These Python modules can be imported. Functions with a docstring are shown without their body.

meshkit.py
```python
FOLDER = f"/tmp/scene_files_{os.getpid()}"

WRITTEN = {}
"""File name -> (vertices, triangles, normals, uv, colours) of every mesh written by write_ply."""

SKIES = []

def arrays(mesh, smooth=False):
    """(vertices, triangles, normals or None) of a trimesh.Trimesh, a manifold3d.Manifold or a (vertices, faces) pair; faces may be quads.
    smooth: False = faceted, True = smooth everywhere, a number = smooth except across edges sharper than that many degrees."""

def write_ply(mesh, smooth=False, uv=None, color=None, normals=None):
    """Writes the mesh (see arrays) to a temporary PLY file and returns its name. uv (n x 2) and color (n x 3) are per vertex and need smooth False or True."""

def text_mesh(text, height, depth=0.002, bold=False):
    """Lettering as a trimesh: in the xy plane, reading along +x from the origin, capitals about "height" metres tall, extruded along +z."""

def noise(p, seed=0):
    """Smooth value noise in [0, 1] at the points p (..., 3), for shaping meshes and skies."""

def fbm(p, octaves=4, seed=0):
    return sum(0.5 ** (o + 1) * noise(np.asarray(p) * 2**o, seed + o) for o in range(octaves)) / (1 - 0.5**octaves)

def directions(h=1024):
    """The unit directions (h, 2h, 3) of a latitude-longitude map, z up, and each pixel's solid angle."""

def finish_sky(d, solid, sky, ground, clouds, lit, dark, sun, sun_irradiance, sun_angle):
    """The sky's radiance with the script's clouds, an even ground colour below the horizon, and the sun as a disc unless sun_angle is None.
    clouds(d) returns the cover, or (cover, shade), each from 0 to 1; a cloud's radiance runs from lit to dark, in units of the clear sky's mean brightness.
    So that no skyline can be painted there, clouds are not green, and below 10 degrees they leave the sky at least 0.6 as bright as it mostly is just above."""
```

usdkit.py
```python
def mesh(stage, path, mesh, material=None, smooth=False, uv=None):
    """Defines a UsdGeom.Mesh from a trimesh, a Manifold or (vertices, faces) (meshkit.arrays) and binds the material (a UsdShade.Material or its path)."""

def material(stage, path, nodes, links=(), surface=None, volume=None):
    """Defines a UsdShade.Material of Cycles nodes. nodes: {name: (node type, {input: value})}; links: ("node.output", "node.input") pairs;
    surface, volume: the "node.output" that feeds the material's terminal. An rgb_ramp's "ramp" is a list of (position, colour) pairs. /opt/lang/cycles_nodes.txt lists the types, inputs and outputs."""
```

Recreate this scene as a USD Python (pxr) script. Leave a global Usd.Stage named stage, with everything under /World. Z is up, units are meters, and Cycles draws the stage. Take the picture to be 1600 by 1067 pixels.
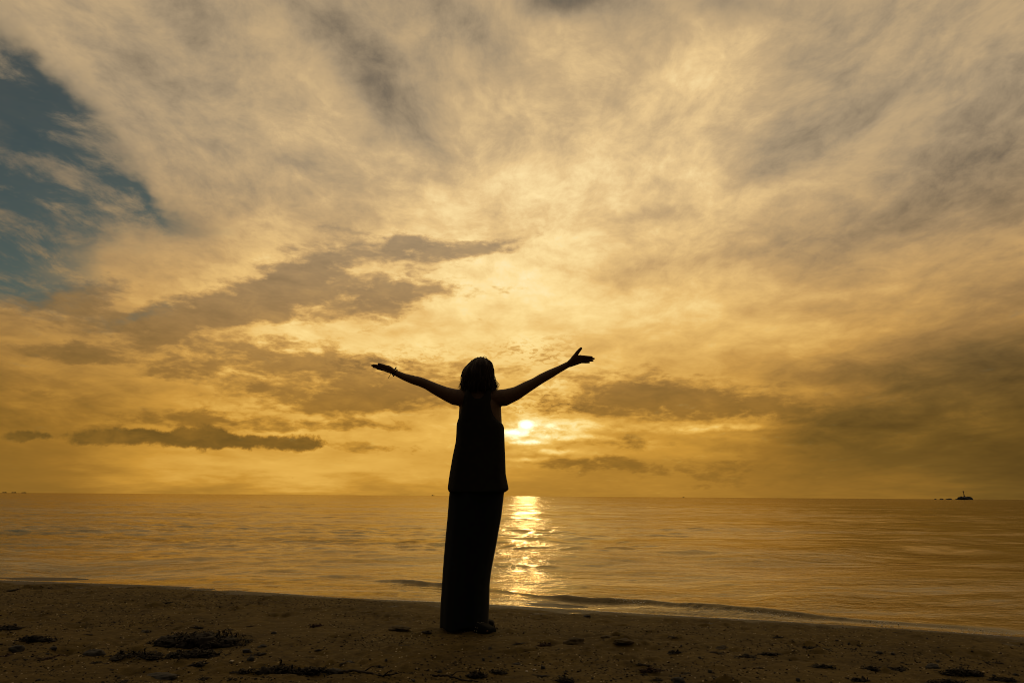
import math, random
import numpy as np, trimesh, usdkit, meshkit
import manifold3d as m3
from pxr import Usd, UsdGeom, UsdLux, UsdShade, Gf, Sdf

stage = Usd.Stage.CreateInMemory()
UsdGeom.SetStageUpAxis(stage, 'Z'); UsdGeom.SetStageMetersPerUnit(stage, 1.0)
UsdGeom.Xform.Define(stage, '/World'); UsdGeom.Scope.Define(stage, '/World/Looks')

# ------------------------------------------------------------------ camera
CAM = np.array([0.0, 0.0, 0.86])
PITCH, ROLL = math.radians(12.75), math.radians(0.39)
TX = 36.0 / 48.0
fwd = np.array([0, math.cos(PITCH), math.sin(PITCH)])
r0 = np.array([1.0, 0, 0]); u0 = np.cross(r0, fwd)
right = r0 * math.cos(ROLL) + u0 * math.sin(ROLL)
up = np.cross(right, fwd)
cam = UsdGeom.Camera.Define(stage, '/World/camera')
cam.CreateFocalLengthAttr(24.0); cam.CreateHorizontalApertureAttr(36.0); cam.CreateVerticalApertureAttr(24.0)
cam.CreateClippingRangeAttr(Gf.Vec2f(0.05, 200000.0))
cam.CreateExposureAttr(0.0)
M = np.eye(4); M[0, :3], M[1, :3], M[2, :3], M[3, :3] = right, up, -fwd, CAM
cam.AddTransformOp().Set(Gf.Matrix4d(*M.ravel()))

def ray(px, py):
    """direction of a place in the 1600 x 1067 photograph, used to measure where things stand"""
    sx = (px - 800.0) / 800.0 * TX; sy = -(py - 533.5) / 800.0 * TX
    d = fwd + sx * right + sy * up
    return d / np.linalg.norm(d)
def azel(px, py):
    d = ray(px, py)
    return np.array([math.atan2(d[0], d[1]), math.asin(d[2])])
def on_depth(px, py, y):
    d = ray(px, py); return CAM + d * (y - CAM[1]) / d[1]
def on_plane(px, py, z=0.0):
    d = ray(px, py); return CAM + d * (z - CAM[2]) / d[2]

# ------------------------------------------------------------------ sky
SUN_AZ, SUN_EL = azel(822, 664)
class Nodes:
    def __init__(s): s.n, s.l, s.c = {}, [], 0
    def add(s, kind, out, _name=None, **kw):
        s.c += 1; name = _name or f'{kind}_{s.c:03d}'; vals = {}
        for k, v in kw.items():
            if isinstance(v, str) and '.' in v and v.split('.')[0] in s.n: s.l.append((v, f'{name}.{k}'))
            else: vals[k] = v
        s.n[name] = (kind, vals); return f'{name}.{out}'
    def math(s, op, a, b=0.5, c=0.0, clamp=False): return s.add('math', 'value', math_type=op, value1=a, value2=b, value3=c, use_clamp=clamp)
    def vm(s, op, a, b=(0, 0, 0), out='vector', **k): return s.add('vector_math', out, math_type=op, vector1=a, vector2=b, **k)
    def noise(s, v, scale, detail=5.0, rough=0.55, dist=0.0, out='fac', **k): return s.add('noise_texture', out, vector=v, scale=scale, detail=detail, roughness=rough, distortion=dist, **k)
    def ss(s, v, a, b, lo=0.0, hi=1.0, kind='smoothstep'): return s.add('map_range', 'result', range_type=kind, value=v, from_min=a, from_max=b, to_min=lo, to_max=hi, clamp=True)
    def mixc(s, f, a, b, kind='mix'): return s.add('mix', 'color', mix_type=kind, fac=f, color1=a, color2=b)
    def ramp(s, f, stops): return s.add('rgb_ramp', 'color', fac=f, ramp=stops)
    def material(s, name, surface): return usdkit.material(stage, f'/World/Looks/{name}', s.n, s.l, surface=surface)

def lin(r, g, b):
    return tuple((c / 255 / 12.92 if c < 10.3 else ((c / 255 + 0.055) / 1.055) ** 2.4) for c in (r, g, b))

def blob(g, vec, px, py, a, b, deg, amp, acc=None, soft=1.0):
    """an elliptical cloud bank of half-lengths a, b (measured on the photograph), laid out in azimuth and elevation"""
    c = azel(px, py); t = math.radians(-deg)
    e = 4.0
    J = np.stack([(azel(px + e, py) - azel(px - e, py)) / (2 * e), (azel(px, py + e) - azel(px, py - e)) / (2 * e)], 1)
    t = math.radians(deg)
    R = np.array([[math.cos(t), -math.sin(t)], [math.sin(t), math.cos(t)]])
    U, S, _ = np.linalg.svd(J @ R @ np.diag([a, b]))
    ang = math.atan2(U[1, 0], U[0, 0])
    m = g.add('mapping', 'vector', mapping_type='texture', vector=vec, location=(c[0], c[1], 0), rotation=(0, 0, ang), scale=(S[0], S[1], 1.0))
    r = g.vm('length', m, out='value')
    v = g.ss(r, 0.0, 1.0, amp, 0.0)
    return v if acc is None else g.math('add', acc, v)

STRENGTH = 0.1
g = Nodes()
D = g.vm('normalize', g.add('texture_coordinate', 'generated'))
sep = g.add('separate_xyz', 'x', vector=D); S_ = sep.split('.')[0]
X, Y, Z = S_ + '.x', S_ + '.y', S_ + '.z'
az = g.math('arctan2', X, Y); el = g.math('arcsine', Z)
A = g.add('combine_xyz', 'vector', x=az, y=el, z=0.0)
# the plane in which the high cloud lies, so that its streaks converge towards the horizon
zz = g.math('add', g.math('maximum', Z, 0.0), 0.16)
P = g.add('combine_xyz', 'vector', x=g.math('divide', X, zz), y=g.math('divide', Y, zz), z=0.0)
def warp(vec, by, scale, amt, detail=5.0, rough=0.6):
    n = g.noise(by, scale, detail, rough, out='color')
    o = g.vm('subtract', n, (0.5, 0.5, 0.5))
    return g.vm('multiply_add', o, (amt, amt * 0.75, 0.0), vector3=vec)
A1 = warp(A, P, 1.1, 0.20, 6.0, 0.6)          # high sheet
stretch = g.vm('multiply', A, (1.0, 2.6, 1.0))
A2 = warp(A, stretch, 9.0, 0.085, 7.0, 0.62)   # mid clouds
A3 = warp(A, A, 26.0, 0.022, 6.0, 0.6)         # low cumulus

# ---- clear sky
sky = g.add('sky_texture', 'color', sky_type='single_scattering', sun_disc=False, sun_elevation=float(SUN_EL), sun_rotation=float(SUN_AZ), altitude=0.0, air_density=1.0, aerosol_density=1.5, ozone_density=1.0)
tint = (0.20, 0.30, 0.30)
clear = g.mixc(1.0, sky, tint, 'multiply')

# ---- brightness of the high cloud sheet: wide glow round the veiled sun, banks and gaps
# away from the sunset the cloud goes on, ever duller, round to the far side of the sky
toward = g.vm('dot_product', D, (math.sin(SUN_AZ) * math.cos(SUN_EL), math.cos(SUN_AZ) * math.cos(SUN_EL), math.sin(SUN_EL)), out='value')
L = g.ss(toward, -0.7, 0.85, 0.30, 0.61)
for b in [(860, 400, 920, 520, -8, .215), (830, 300, 560, 260, 0, .06), (760, 490, 700, 170, -3, .15), (860, 640, 480, 150, 0, .12), (480, 590, 560, 240, 0, .10), (420, 720, 700, 110, 0, .06),
          (420, 375, 130, 75, -30, .11), (690, 330, 260, 90, -18, .07), (930, 480, 260, 60, 0, .06), (200, 250, 240, 150, 40, .07), (60, 60, 150, 120, 0, .06),
          (900, 90, 120, 90, 0, .10), (1090, 110, 260, 80, -28, .10), (1130, 280, 150, 60, 10, .06), (1010, 290, 240, 80, 0, .05),
          (560, 110, 260, 55, 38, -.17), (880, 10, 130, 45, 0, -.26), (1150, 10, 150, 50, 10, -.20), (1020, 30, 80, 50, 0, -.08), (640, 190, 180, 50, 40, -.10),
          (470, 265, 90, 22, 22, -.12), (300, 40, 140, 60, 40, -.07), (720, 60, 160, 60, 30, -.08),
          (1230, 220, 210, 60, -27, -.15), (1440, 300, 300, 120, -20, -.05), (1590, 300, 260, 420, 0, -.07), (1200, 390, 200, 34, -8, -.06), (1000, 340, 140, 28, -4, -.09), (1380, 345, 200, 40, -30, -.07),
          (1560, 640, 460, 260, 0, -.18), (1300, 700, 320, 140, 0, -.09), (1250, 560, 260, 60, 0, -.05), (1050, 410, 240, 30, -6, -.07),
          (0, 640, 320, 260, 0, -.08), (40, 740, 300, 80, 0, -.10), (1660, 730, 260, 220, 0, -.12), (300, 430, 420, 160, 0, .03), (1450, 430, 260, 120, 0, .05), (300, 735, 520, 60, 0, .10), (600, 740, 300, 60, 0, .06), (1250, 455, 240, 26, -6, .06), (1280, 505, 280, 30, -4, .05)]:
    L = blob(g, A1, *b, acc=L)
Ps = g.vm('multiply', P, (1.0, 0.72, 1.0))                      # streaks run away from the viewer
Pw = warp(Ps, Ps, 2.2, 0.22, 3.0, 0.5)
n1 = g.noise(Pw, 1.3, 9.0, 0.58, 0.0)
n2 = g.noise(Pw, 4.4, 9.0, 0.68, 0.2)
n6 = g.noise(Pw, 15.0, 6.0, 0.66, 0.2)
n3 = g.noise(stretch, 14.0, 7.0, 0.62, 0.6)
n7 = g.noise(g.vm('multiply', warp(A, A, 8.0, 0.03, 4.0), (1.0, 6.5, 1.0)), 7.0, 8.0, 0.66, 0.2)          # thin horizontal streaks lower down
hi = g.ss(el, 0.14, 0.42)
air = g.ss(el, 0.015, 0.11)                                    # close to the horizon the air smooths everything out
L = g.math('multiply_add', g.math('subtract', n1, 0.5), g.math('multiply', air, 0.60), L)
L = g.math('multiply_add', g.math('subtract', n2, 0.5), g.math('multiply', g.math('multiply_add', n1, 1.6, 0.1), g.math('multiply_add', hi, 0.50, 0.08)), L)
L = g.math('multiply_add', g.math('subtract', n6, 0.5), g.math('multiply', hi, 0.30), L)
L = g.math('multiply_add', g.math('subtract', n3, 0.5), g.math('multiply', air, g.math('multiply_add', hi, -0.20, 0.28)), L)

# ---- darker banks hanging below the sheet
def bank(vec, noise, amt, lo, hi_, blobs):
    f = None
    for b in blobs: f = blob(g, vec, b[0], b[1], b[2] * 1.22, b[3] * 1.22, b[4], b[5], acc=f)
    f = g.math('multiply_add', g.math('subtract', noise, 0.5), amt, f)
    return g.ss(f, lo, hi_)
n4 = g.noise(stretch, 20.0, 8.0, 0.62, 0.4)
n5 = g.noise(stretch, 46.0, 6.0, 0.6, 0.3)
n45 = g.math('multiply_add', n5, 0.35, g.math('multiply', n4, 0.65))
dark1 = bank(A2, n45, 2.5, 0.26, 0.98, [
    (330, 490, 230, 55, -12, .9), (480, 420, 140, 60, -35, .9), (540, 470, 160, 70, 0, .7), (250, 500, 170, 40, 0, .6), (60, 480, 130, 50, 0, .8), (150, 455, 120, 26, -15, .7),
    (700, 392, 190, 26, -6, .95), (640, 455, 130, 40, -12, .6), (620, 385, 80, 20, 0, .6),
    (430, 562, 240, 38, 2, 1.0), (110, 548, 120, 18, 5, 1.0), (260, 575, 90, 22, 0, .5), (650, 590, 220, 48, 0, .75), (540, 625, 230, 40, 0, .9), (380, 605, 90, 26, 10, .5),
    (320, 656, 200, 24, 4, .85), (140, 660, 160, 20, 3, .4), (560, 662, 150, 14, 2, .6), (590, 704, 150, 16, 3, .5), (70, 610, 120, 20, 5, .5),
    (1010, 612, 240, 56, 4, .85), (1150, 640, 260, 44, 4, .6), (870, 636, 90, 22, 0, .5), (960, 690, 150, 18, 0, .7), (900, 725, 160, 18, 0, .6), (1100, 735, 300, 30, 2, .5),
    (1420, 560, 260, 26, -4, .35), (1330, 640, 260, 36, 0, .32), (1500, 610, 260, 44, 0, .32), (760, 455, 120, 20, -5, .35)])
low = bank(A3, g.noise(A, 70.0, 6.0, 0.65), 1.5, 0.22, 0.80, [
    (165, 683, 80, 20, 0, 1.1), (240, 683, 80, 18, 0, 1.0), (318, 682, 62, 23, 0, 1.25), (400, 691, 56, 15, 0, 1.0), (470, 693, 54, 18, 0, 1.2), (40, 682, 50, 15, 0, 1.05), (345, 690, 44, 13, 0, .8)])
fleck_n = g.noise(stretch, 70.0, 4.0, 0.6, 0.5)
fl = blob(g, A2, 830, 550, 110, 34, 0, .8); fl = blob(g, A2, 620, 560, 160, 40, -4, .45, acc=fl); fl = blob(g, A2, 840, 630, 130, 30, 0, .6, acc=fl)
fleck = g.math('multiply', fl, g.ss(fleck_n, 0.47, 0.62))
L = g.math('multiply_add', dark1, g.math('multiply_add', L, -0.60, g.math('multiply_add', n4, 0.22, 0.135)), L)
L = g.math('multiply_add', fleck, -0.24, L)
L = g.math('multiply_add', low, g.math('multiply_add', L, -0.80, g.math('multiply_add', n4, 0.3, 0.185)), L)
# bright edges and the sun through thin cloud
s1 = None
core = blob(g, warp(A, A, 60.0, 0.006, 3.0), 822, 663, 16, 10, 0, 1.15)
for b in [(806, 676, 38, 7, -4, .62), (826, 690, 38, 6, -2, .50), (796, 684, 24, 5, 0, .3), (830, 668, 110, 50, 0, .24), (880, 662, 140, 12, -3, .12), (900, 684, 110, 8, 4, .20), (860, 705, 100, 8, 0, .16), (830, 718, 60, 6, 0, .18), (940, 668, 200, 12, -2, .14), (1120, 668, 160, 9, -2, .16)]:
    s1 = blob(g, A3, *b, acc=s1)
slit = g.math('multiply', s1, g.ss(n45, 0.36, 0.60, 0.25, 1.25))
L = g.math('add', g.math('add', L, slit), core)
pal_t = [(0.0, lin(28, 34, 36)), (.25, lin(70, 74, 72)), (.375, lin(126, 112, 93)), (.5, lin(167, 146, 116)), (.625, lin(199, 170, 127)), (.733, lin(232, 198, 142)), (.833, lin(255, 226, 166)), (1.0, lin(255, 250, 215))]
pal_b = [(0.0, lin(30, 22, 6)), (.25, lin(78, 58, 24)), (.375, lin(116, 86, 34)), (.5, lin(158, 113, 42)), (.625, lin(203, 148, 56)), (.733, lin(234, 182, 84)), (.833, lin(254, 218, 132)), (1.0, lin(255, 246, 190))]
Ln = g.math('divide', L, 1.2)
cloud = g.mixc(g.ss(el, 0.06, 0.50), g.ramp(Ln, pal_b), g.ramp(Ln, pal_t))
# the veiled disc itself is far brighter than the film
over = g.math('power', g.math('maximum', g.math('subtract', L, 1.05), 0.0), 1.5)
cloud = g.mixc(1.0, cloud, g.mixc(over, (0, 0, 0), (3.6, 2.7, 1.1)), 'add')
cloud = g.mixc(1.0, cloud, (1 / STRENGTH,) * 3, 'multiply')

# ---- the gap of clear sky
A4 = warp(A1, A, 5.0, 0.16, 5.0, 0.6)
hole = bank(A4, g.math('multiply_add', n2, 0.65, g.math('multiply', n6, 0.35)), 2.2, 0.12, 1.15, [
    (20, 310, 230, 170, 60, 1.0), (150, 290, 180, 80, 40, .9), (10, 140, 170, 85, 60, 1.0), (250, 335, 190, 50, 20, 1.0), (150, 200, 160, 60, 45, .55), (70, 400, 170, 70, 0, .8), (220, 495, 90, 22, -10, .6), (-150, 330, 260, 200, 0, .7), (-120, 130, 140, 140, 0, .5)])
wisps = g.ss(g.noise(Pw, 6.5, 8.0, 0.66, 0.2), 0.46, 0.70)
thin = blob(g, A1, 60, 20, 150, 85, 0, .9); thin = blob(g, A1, 190, 400, 200, 70, -20, .45, acc=thin)
hole = g.math('multiply', hole, g.math('multiply_add', wisps, -0.55, 0.93))
hole = g.math('multiply', hole, g.math('subtract', 1.0, g.math('minimum', thin, 1.0)))
skycol = g.mixc(hole, cloud, clear)
# below the horizon the dome is never seen; it carries on as the haze of the horizon
bg = g.add('background_shader', 'background', color=skycol, strength=STRENGTH)
dome = UsdLux.DomeLight.Define(stage, '/World/sky')
UsdShade.MaterialBindingAPI.Apply(dome.GetPrim()).Bind(g.material('sky_look', bg))
dome.GetPrim().SetCustomDataByKey('kind', 'structure')

# ------------------------------------------------------------------ sun, low and veiled by thin cloud
sd = np.array([math.sin(SUN_AZ) * math.cos(SUN_EL), math.cos(SUN_AZ) * math.cos(SUN_EL), math.sin(SUN_EL)])
sun = UsdLux.DistantLight.Define(stage, '/World/sun')
sun.CreateNormalizeAttr(True); sun.CreateIntensityAttr(0.0075); sun.CreateAngleAttr(1.7); sun.CreateColorAttr(Gf.Vec3f(1.0, 0.72, 0.36))
zx = sd; xx = np.cross([0, 0, 1.0], zx); xx /= np.linalg.norm(xx); yx = np.cross(zx, xx)
M = np.eye(4); M[0, :3], M[1, :3], M[2, :3] = xx, yx, zx
sun.AddTransformOp().Set(Gf.Matrix4d(*M.ravel()))

# ------------------------------------------------------------------ helpers
rng = np.random.default_rng(20)
_names = {}
def numbered(parent, name):
    k = f'{parent}/{name}'; n = _names.get(k, 0); _names[k] = n + 1
    return k if n == 0 else f'{k}_{n:03d}'
def tag(prim, label=None, category=None, group=None, kind=None):
    for k, v in (('label', label), ('category', category), ('group', group), ('kind', kind)):
        if v: prim.SetCustomDataByKey(k, v)
    return prim
def mesh(name, m, mat, parent='/World', smooth=40, **t):
    p = numbered(parent, name)
    return tag(usdkit.mesh(stage, p, m, mat, smooth).GetPrim(), **t)
def thing(name, loc=(0, 0, 0), rotz=0.0, scale=None, **t):
    x = UsdGeom.Xform.Define(stage, numbered('/World', name))
    x.AddTranslateOp().Set(Gf.Vec3d(*map(float, loc)))
    if rotz: x.AddRotateZOp().Set(float(rotz))
    if scale is not None: x.AddScaleOp().Set(Gf.Vec3f(*map(float, scale)))
    return tag(x.GetPrim(), **t)
def cat(ms): return trimesh.util.concatenate(ms)
def grid_faces(r, c):
    i, j = np.meshgrid(np.arange(r - 1), np.arange(c - 1), indexing='ij'); a = (i * c + j).ravel()
    return np.stack([a, a + 1, a + c + 1, a + c], 1)
def tube(points, radii, sides=5):
    p = np.asarray(points, float); t = np.gradient(p, axis=0); t /= np.linalg.norm(t, axis=1, keepdims=True) + 1e-12
    a = np.cross(t, np.where(np.abs(t[:, 2:]) < 0.9, [0, 0, 1.0], [1.0, 0, 0])); a /= np.linalg.norm(a, axis=1, keepdims=True) + 1e-12
    b = np.cross(t, a); ang = np.arange(sides) * 2 * np.pi / sides
    v = p[:, None] + np.broadcast_to(radii, (len(p),))[:, None, None] * (np.cos(ang)[None, :, None] * a[:, None] + np.sin(ang)[None, :, None] * b[:, None])
    i, j = np.meshgrid(np.arange(len(p) - 1), np.arange(sides), indexing='ij')
    q = np.stack([i * sides + j, i * sides + (j + 1) % sides, (i + 1) * sides + (j + 1) % sides, (i + 1) * sides + j], -1).reshape(-1, 4)
    f = np.vstack([q[:, [0, 1, 2]], q[:, [0, 2, 3]]])
    n = len(p) * sides
    caps = [[0, k + 1, k] for k in range(1, sides - 1)] + [[n - sides, n - sides + k, n - sides + k + 1] for k in range(1, sides - 1)]
    return trimesh.Trimesh(v.reshape(-1, 3), np.vstack([f, caps]), process=False)
def value(p, s=0): return meshkit.noise(p, s) - 0.5

# ------------------------------------------------------------------ the lie of the land: a gentle beach that slopes into the sea
_sh = np.array([on_plane(*p)[:2] for p in [(0, 905), (300, 915), (530, 932), (765, 942), (1000, 957), (1200, 967), (1400, 980), (1600, 993)]])
def shore_y(x):
    x = np.asarray(x, float)
    y = np.interp(x, _sh[:, 0], _sh[:, 1])
    y = np.where(x < _sh[0, 0], _sh[0, 1] + (x - _sh[0, 0]) * -0.20, y)
    return np.where(x > _sh[-1, 0], _sh[-1, 1] + (x - _sh[-1, 0]) * -0.42, y)
def inland(x, y): return (shore_y(x) - y) * 0.93            # metres from the waterline, up the beach
def beach_z(x, y):
    d = inland(x, y) + 0.05 * value(np.stack([x * 1.1, y * 1.1, 0 * x], -1), 3)
    d = d - 0.05
    return np.where(d > 0, 0.17 * (1 - np.exp(-np.maximum(d, 0) * 0.055 / 0.17)), np.maximum(d * 0.075, -2.5))
LUMPS = []                                                   # (x, y, radius, height) of humps and hollows of the sand
def sand_z(x, y):
    x, y = np.asarray(x, float), np.asarray(y, float)
    d = inland(x, y); dry = np.clip((d - 0.06) / 0.35, 0.0, 1)
    p = np.stack([x, y * 1.2, 0 * x], -1)
    z = beach_z(x, y)
    a = value(p * 2.1, 11) * 0.026 + value(p * 5.3, 12) * 0.024 + value(p * 13.0, 13) * 0.0190 + value(p * 31.0, 14) * 0.0080 + value(p * 70.0, 15) * 0.0030
    scuff = np.clip(meshkit.fbm(np.stack([x * 1.6, y * 3.0, 0 * x], -1), 3, 17) * 2.6 - 1.0, 0, 1)
    a = a * (0.45 + 0.9 * scuff)
    z = z + a * (0.02 + 0.98 * dry) * (d > -3)
    shape = z.shape; xf, yf, zf = x.ravel(), y.ravel(), z.ravel().copy()
    if xf.size > 1000:                                       # the humps only touch the sand near the viewer
        idx = np.nonzero((np.abs(xf) < 6.5) & (yf > 2.2) & (yf < 8))[0]
        order = idx[np.argsort(yf[idx], kind='stable')]; ysort = yf[order]
    for (lx, ly, lr, lh) in LUMPS:
        R = lr * 2.4
        if xf.size > 1000:
            k = order[np.searchsorted(ysort, ly - R):np.searchsorted(ysort, ly + R)]; k = k[np.abs(xf[k] - lx) < R]
        else: k = np.nonzero((np.abs(xf - lx) < R) & (np.abs(yf - ly) < R))[0]
        if not len(k): continue
        q = ((xf[k] - lx) ** 2 + ((yf[k] - ly) * 1.3) ** 2) / lr ** 2
        zf[k] += np.where(q < 5.5, lh * np.exp(-q) * (1 + 1.2 * value(np.stack([xf[k], yf[k] * 1.2, 0 * q], -1) * 24.0, 19)), 0)
    z = zf.reshape(shape)
    return z
def on_sand(px, py):
    """where the place px, py of the photograph lies on the beach"""
    z = 0.08
    for _ in range(6):
        q = on_plane(px, py, z); z = float(sand_z(q[0], q[1]))
    return np.array([q[0], q[1], z])

pr = random.Random(7)
for _ in range(330):                                         # old footprints and scuffs: shallow hollows with a raised rim
    x, y = pr.uniform(-5.5, 4.5), pr.uniform(2.7, 7.2)
    if inland(x, y) < 0.5: continue
    r = pr.uniform(0.04, 0.10)
    LUMPS.append((x, y, r, -pr.uniform(0.010, 0.026))); LUMPS.append((x + r * 0.7, y + r * 0.9, r * 0.7, pr.uniform(0.006, 0.018)))
for px, py, r, h in [(236, 945, .085, .022), (251, 967, .07, .012), (950, 991, .07, .020), (974, 999, .085, .024), (624, 981, .11, .016), (209, 981, .08, .012), (1048, 1005, .09, .014), (832, 995, .07, .010), (857, 985, .06, .012), (436, 948, .06, .014), (1015, 1043, .07, .010), (60, 940, .14, .018), (480, 1000, .10, .012), (1160, 990, .1, .01)]:
    q = on_plane(px, py, 0.08); LUMPS.append((q[0], q[1], r, h))

def axis(parts):
    return np.unique(np.round(np.concatenate([np.arange(a, b, s) for a, b, s in parts]), 5))
xs = axis([(-400, -60, 20), (-60, -14, 2), (-14, -6.2, .08), (-6.2, -4.0, .022), (-4.0, 4.2, .0105), (4.2, 6, .03), (6, 14, .12), (14, 60, 2), (60, 401, 20)])
ys = axis([(-120, -10, 5), (-10, 2, .3), (2.0, 2.9, .03), (2.9, 6.4, .0105), (6.4, 9.5, .022), (9.5, 14, .2), (14, 60, 3)])
gx, gy = np.meshgrid(xs, ys)
V = np.stack([gx.ravel(), gy.ravel(), sand_z(gx, gy).ravel()], 1)
Fs = grid_faces(len(ys), len(xs))
# ---- sand: damp, coarse, mottled with grit; wet and glossier at the water's edge
g = Nodes()
pos = g.add('geometry', 'position')
ps_ = g.add('separate_xyz', 'z', vector=pos)
m1 = g.noise(pos, 2.3, 6.0, 0.6); m2 = g.noise(pos, 26.0, 5.0, 0.65)
mm = g.math('multiply_add', m2, 0.55, g.math('multiply', m1, 0.45))
base = g.ramp(mm, [(0.30, (.026, .0165, .0030)), (.44, (.055, .0355, .0068)), (.56, (.083, .0545, .0110)), (.70, (.122, .082, .020))])
gr = g.noise(pos, 150.0, 3.0, 0.7)
base = g.mixc(g.ss(gr, 0.42, 0.30), base, (.035, .020, .007))
base = g.mixc(g.ss(gr, 0.66, 0.74), base, (.17, .125, .06))
grains = g.add('voronoi_texture', 'distance', vector=pos, scale=90.0, feature='f1')
spark = g.add('voronoi_texture', 'color', vector=pos, scale=90.0, feature='f1')
sk = g.add('separate_xyz', 'x', vector=spark)
pick = g.math('multiply', g.ss(sk, 0.965, 0.97), g.ss(grains, 0.42, 0.30))
base = g.mixc(pick, base, (.34, .27, .16))
zn = g.math('multiply_add', g.math('subtract', m1, 0.5), 0.03, ps_)
wet = g.ss(zn, 0.014, 0.003)
base = g.mixc(wet, base, g.mixc(1.0, base, (0.62, 0.60, 0.58), 'multiply'))
rough = g.math('multiply_add', wet, -0.32, 0.92)
h = g.math('multiply_add', g.noise(pos, 60.0, 4.0, 0.7), 1.0, g.math('multiply', g.noise(pos, 210.0, 3.0, 0.6), 0.5))
bmp = g.add('bump', 'normal', height=h, strength=0.55, distance=0.010)
sp = g.math('multiply_add', wet, 0.12, 0.12)
SAND = g.material('sand_look', g.add('principled_bsdf', 'BSDF', base_color=base, roughness=rough, normal=bmp, specular_ior_level=sp))
mesh('sand', (V, Fs), SAND, smooth=True, kind='structure')

# ------------------------------------------------------------------ sea
_cr = np.array([[*on_plane(p[0], p[1])[:2], p[2]] for p in [(430, 888, 0), (560, 902, .05), (600, 906, .55), (650, 911, 1.0), (690, 915, 1.0), (735, 918, .6), (770, 920, .25), (800, 923, .25), (845, 928, .6), (885, 932.5, 1.25), (920, 937, 1.35), (960, 941, 1.15), (1000, 945, 1.0), (1050, 950, .95), (1100, 955, .85), (1200, 963, .8), (1300, 970, .6), (1450, 982, .38), (1600, 995, .25), (1750, 1010, .15)]])
def crest(x): return np.interp(x, _cr[:, 0], _cr[:, 1]) + 0.10 * np.clip(x - 0.9, 0, 1), np.interp(x, _cr[:, 0], _cr[:, 2])
yr = [3.2]
while yr[-1] < 40000:
    y = yr[-1]; yr.append(y + y * (0.0026 if y < 8.2 else 0.0062 if y < 70 else 0.012 if y < 400 else 0.08))
yr = np.array(yr); cs = np.linspace(-1.15, 1.15, 1050)
wx = yr[:, None] * cs[None, :]; wy = np.repeat(yr[:, None], len(cs), 1)
dsea = -inland(wx, wy)
wr = np.random.default_rng(5); wz = np.zeros_like(wx)
gustp = np.stack([wx * 0.055 + 3, wy * 0.16, 0 * wx], -1)
gust = np.clip(meshkit.fbm(gustp, 3, 41) * 2.4 - 0.60, 0.34, 1.1)                       # cat's-paws and slicks
gust = gust * (1 - 0.62 * np.clip((wx / np.maximum(wy, 1) - .10) * 1.9, 0, 1))
spacing = np.gradient(yr)[:, None]
for k in range(64):
    lam = 0.10 * (1.075 ** k) * wr.uniform(.93, 1.07)
    if lam > 7: lam = wr.uniform(.25, .9)
    th = wr.normal(0, 0.85) + math.radians(-18)
    kx, ky = 2 * math.pi / lam * math.sin(th), 2 * math.pi / lam * math.cos(th)
    slope = 0.034 * (1.0 if lam < 0.9 else 0.55 if lam < 1.8 else 0.28)
    a = slope * lam / (2 * math.pi)
    fade = np.clip(lam / (spacing * 3.2) - 0.6, 0, 1)
    ph = kx * wx + ky * wy + wr.uniform(0, 6.28) + 1.3 * np.sin(wx * wr.uniform(.1, .5) + wr.uniform(0, 6)) 
    wz += a * fade * (np.sin(ph) + 0.22 * np.cos(2 * ph)) * (gust if lam < 1.6 else 1.0)
wz *= np.clip(dsea / 0.28, 0, 1) ** 0.7
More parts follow.
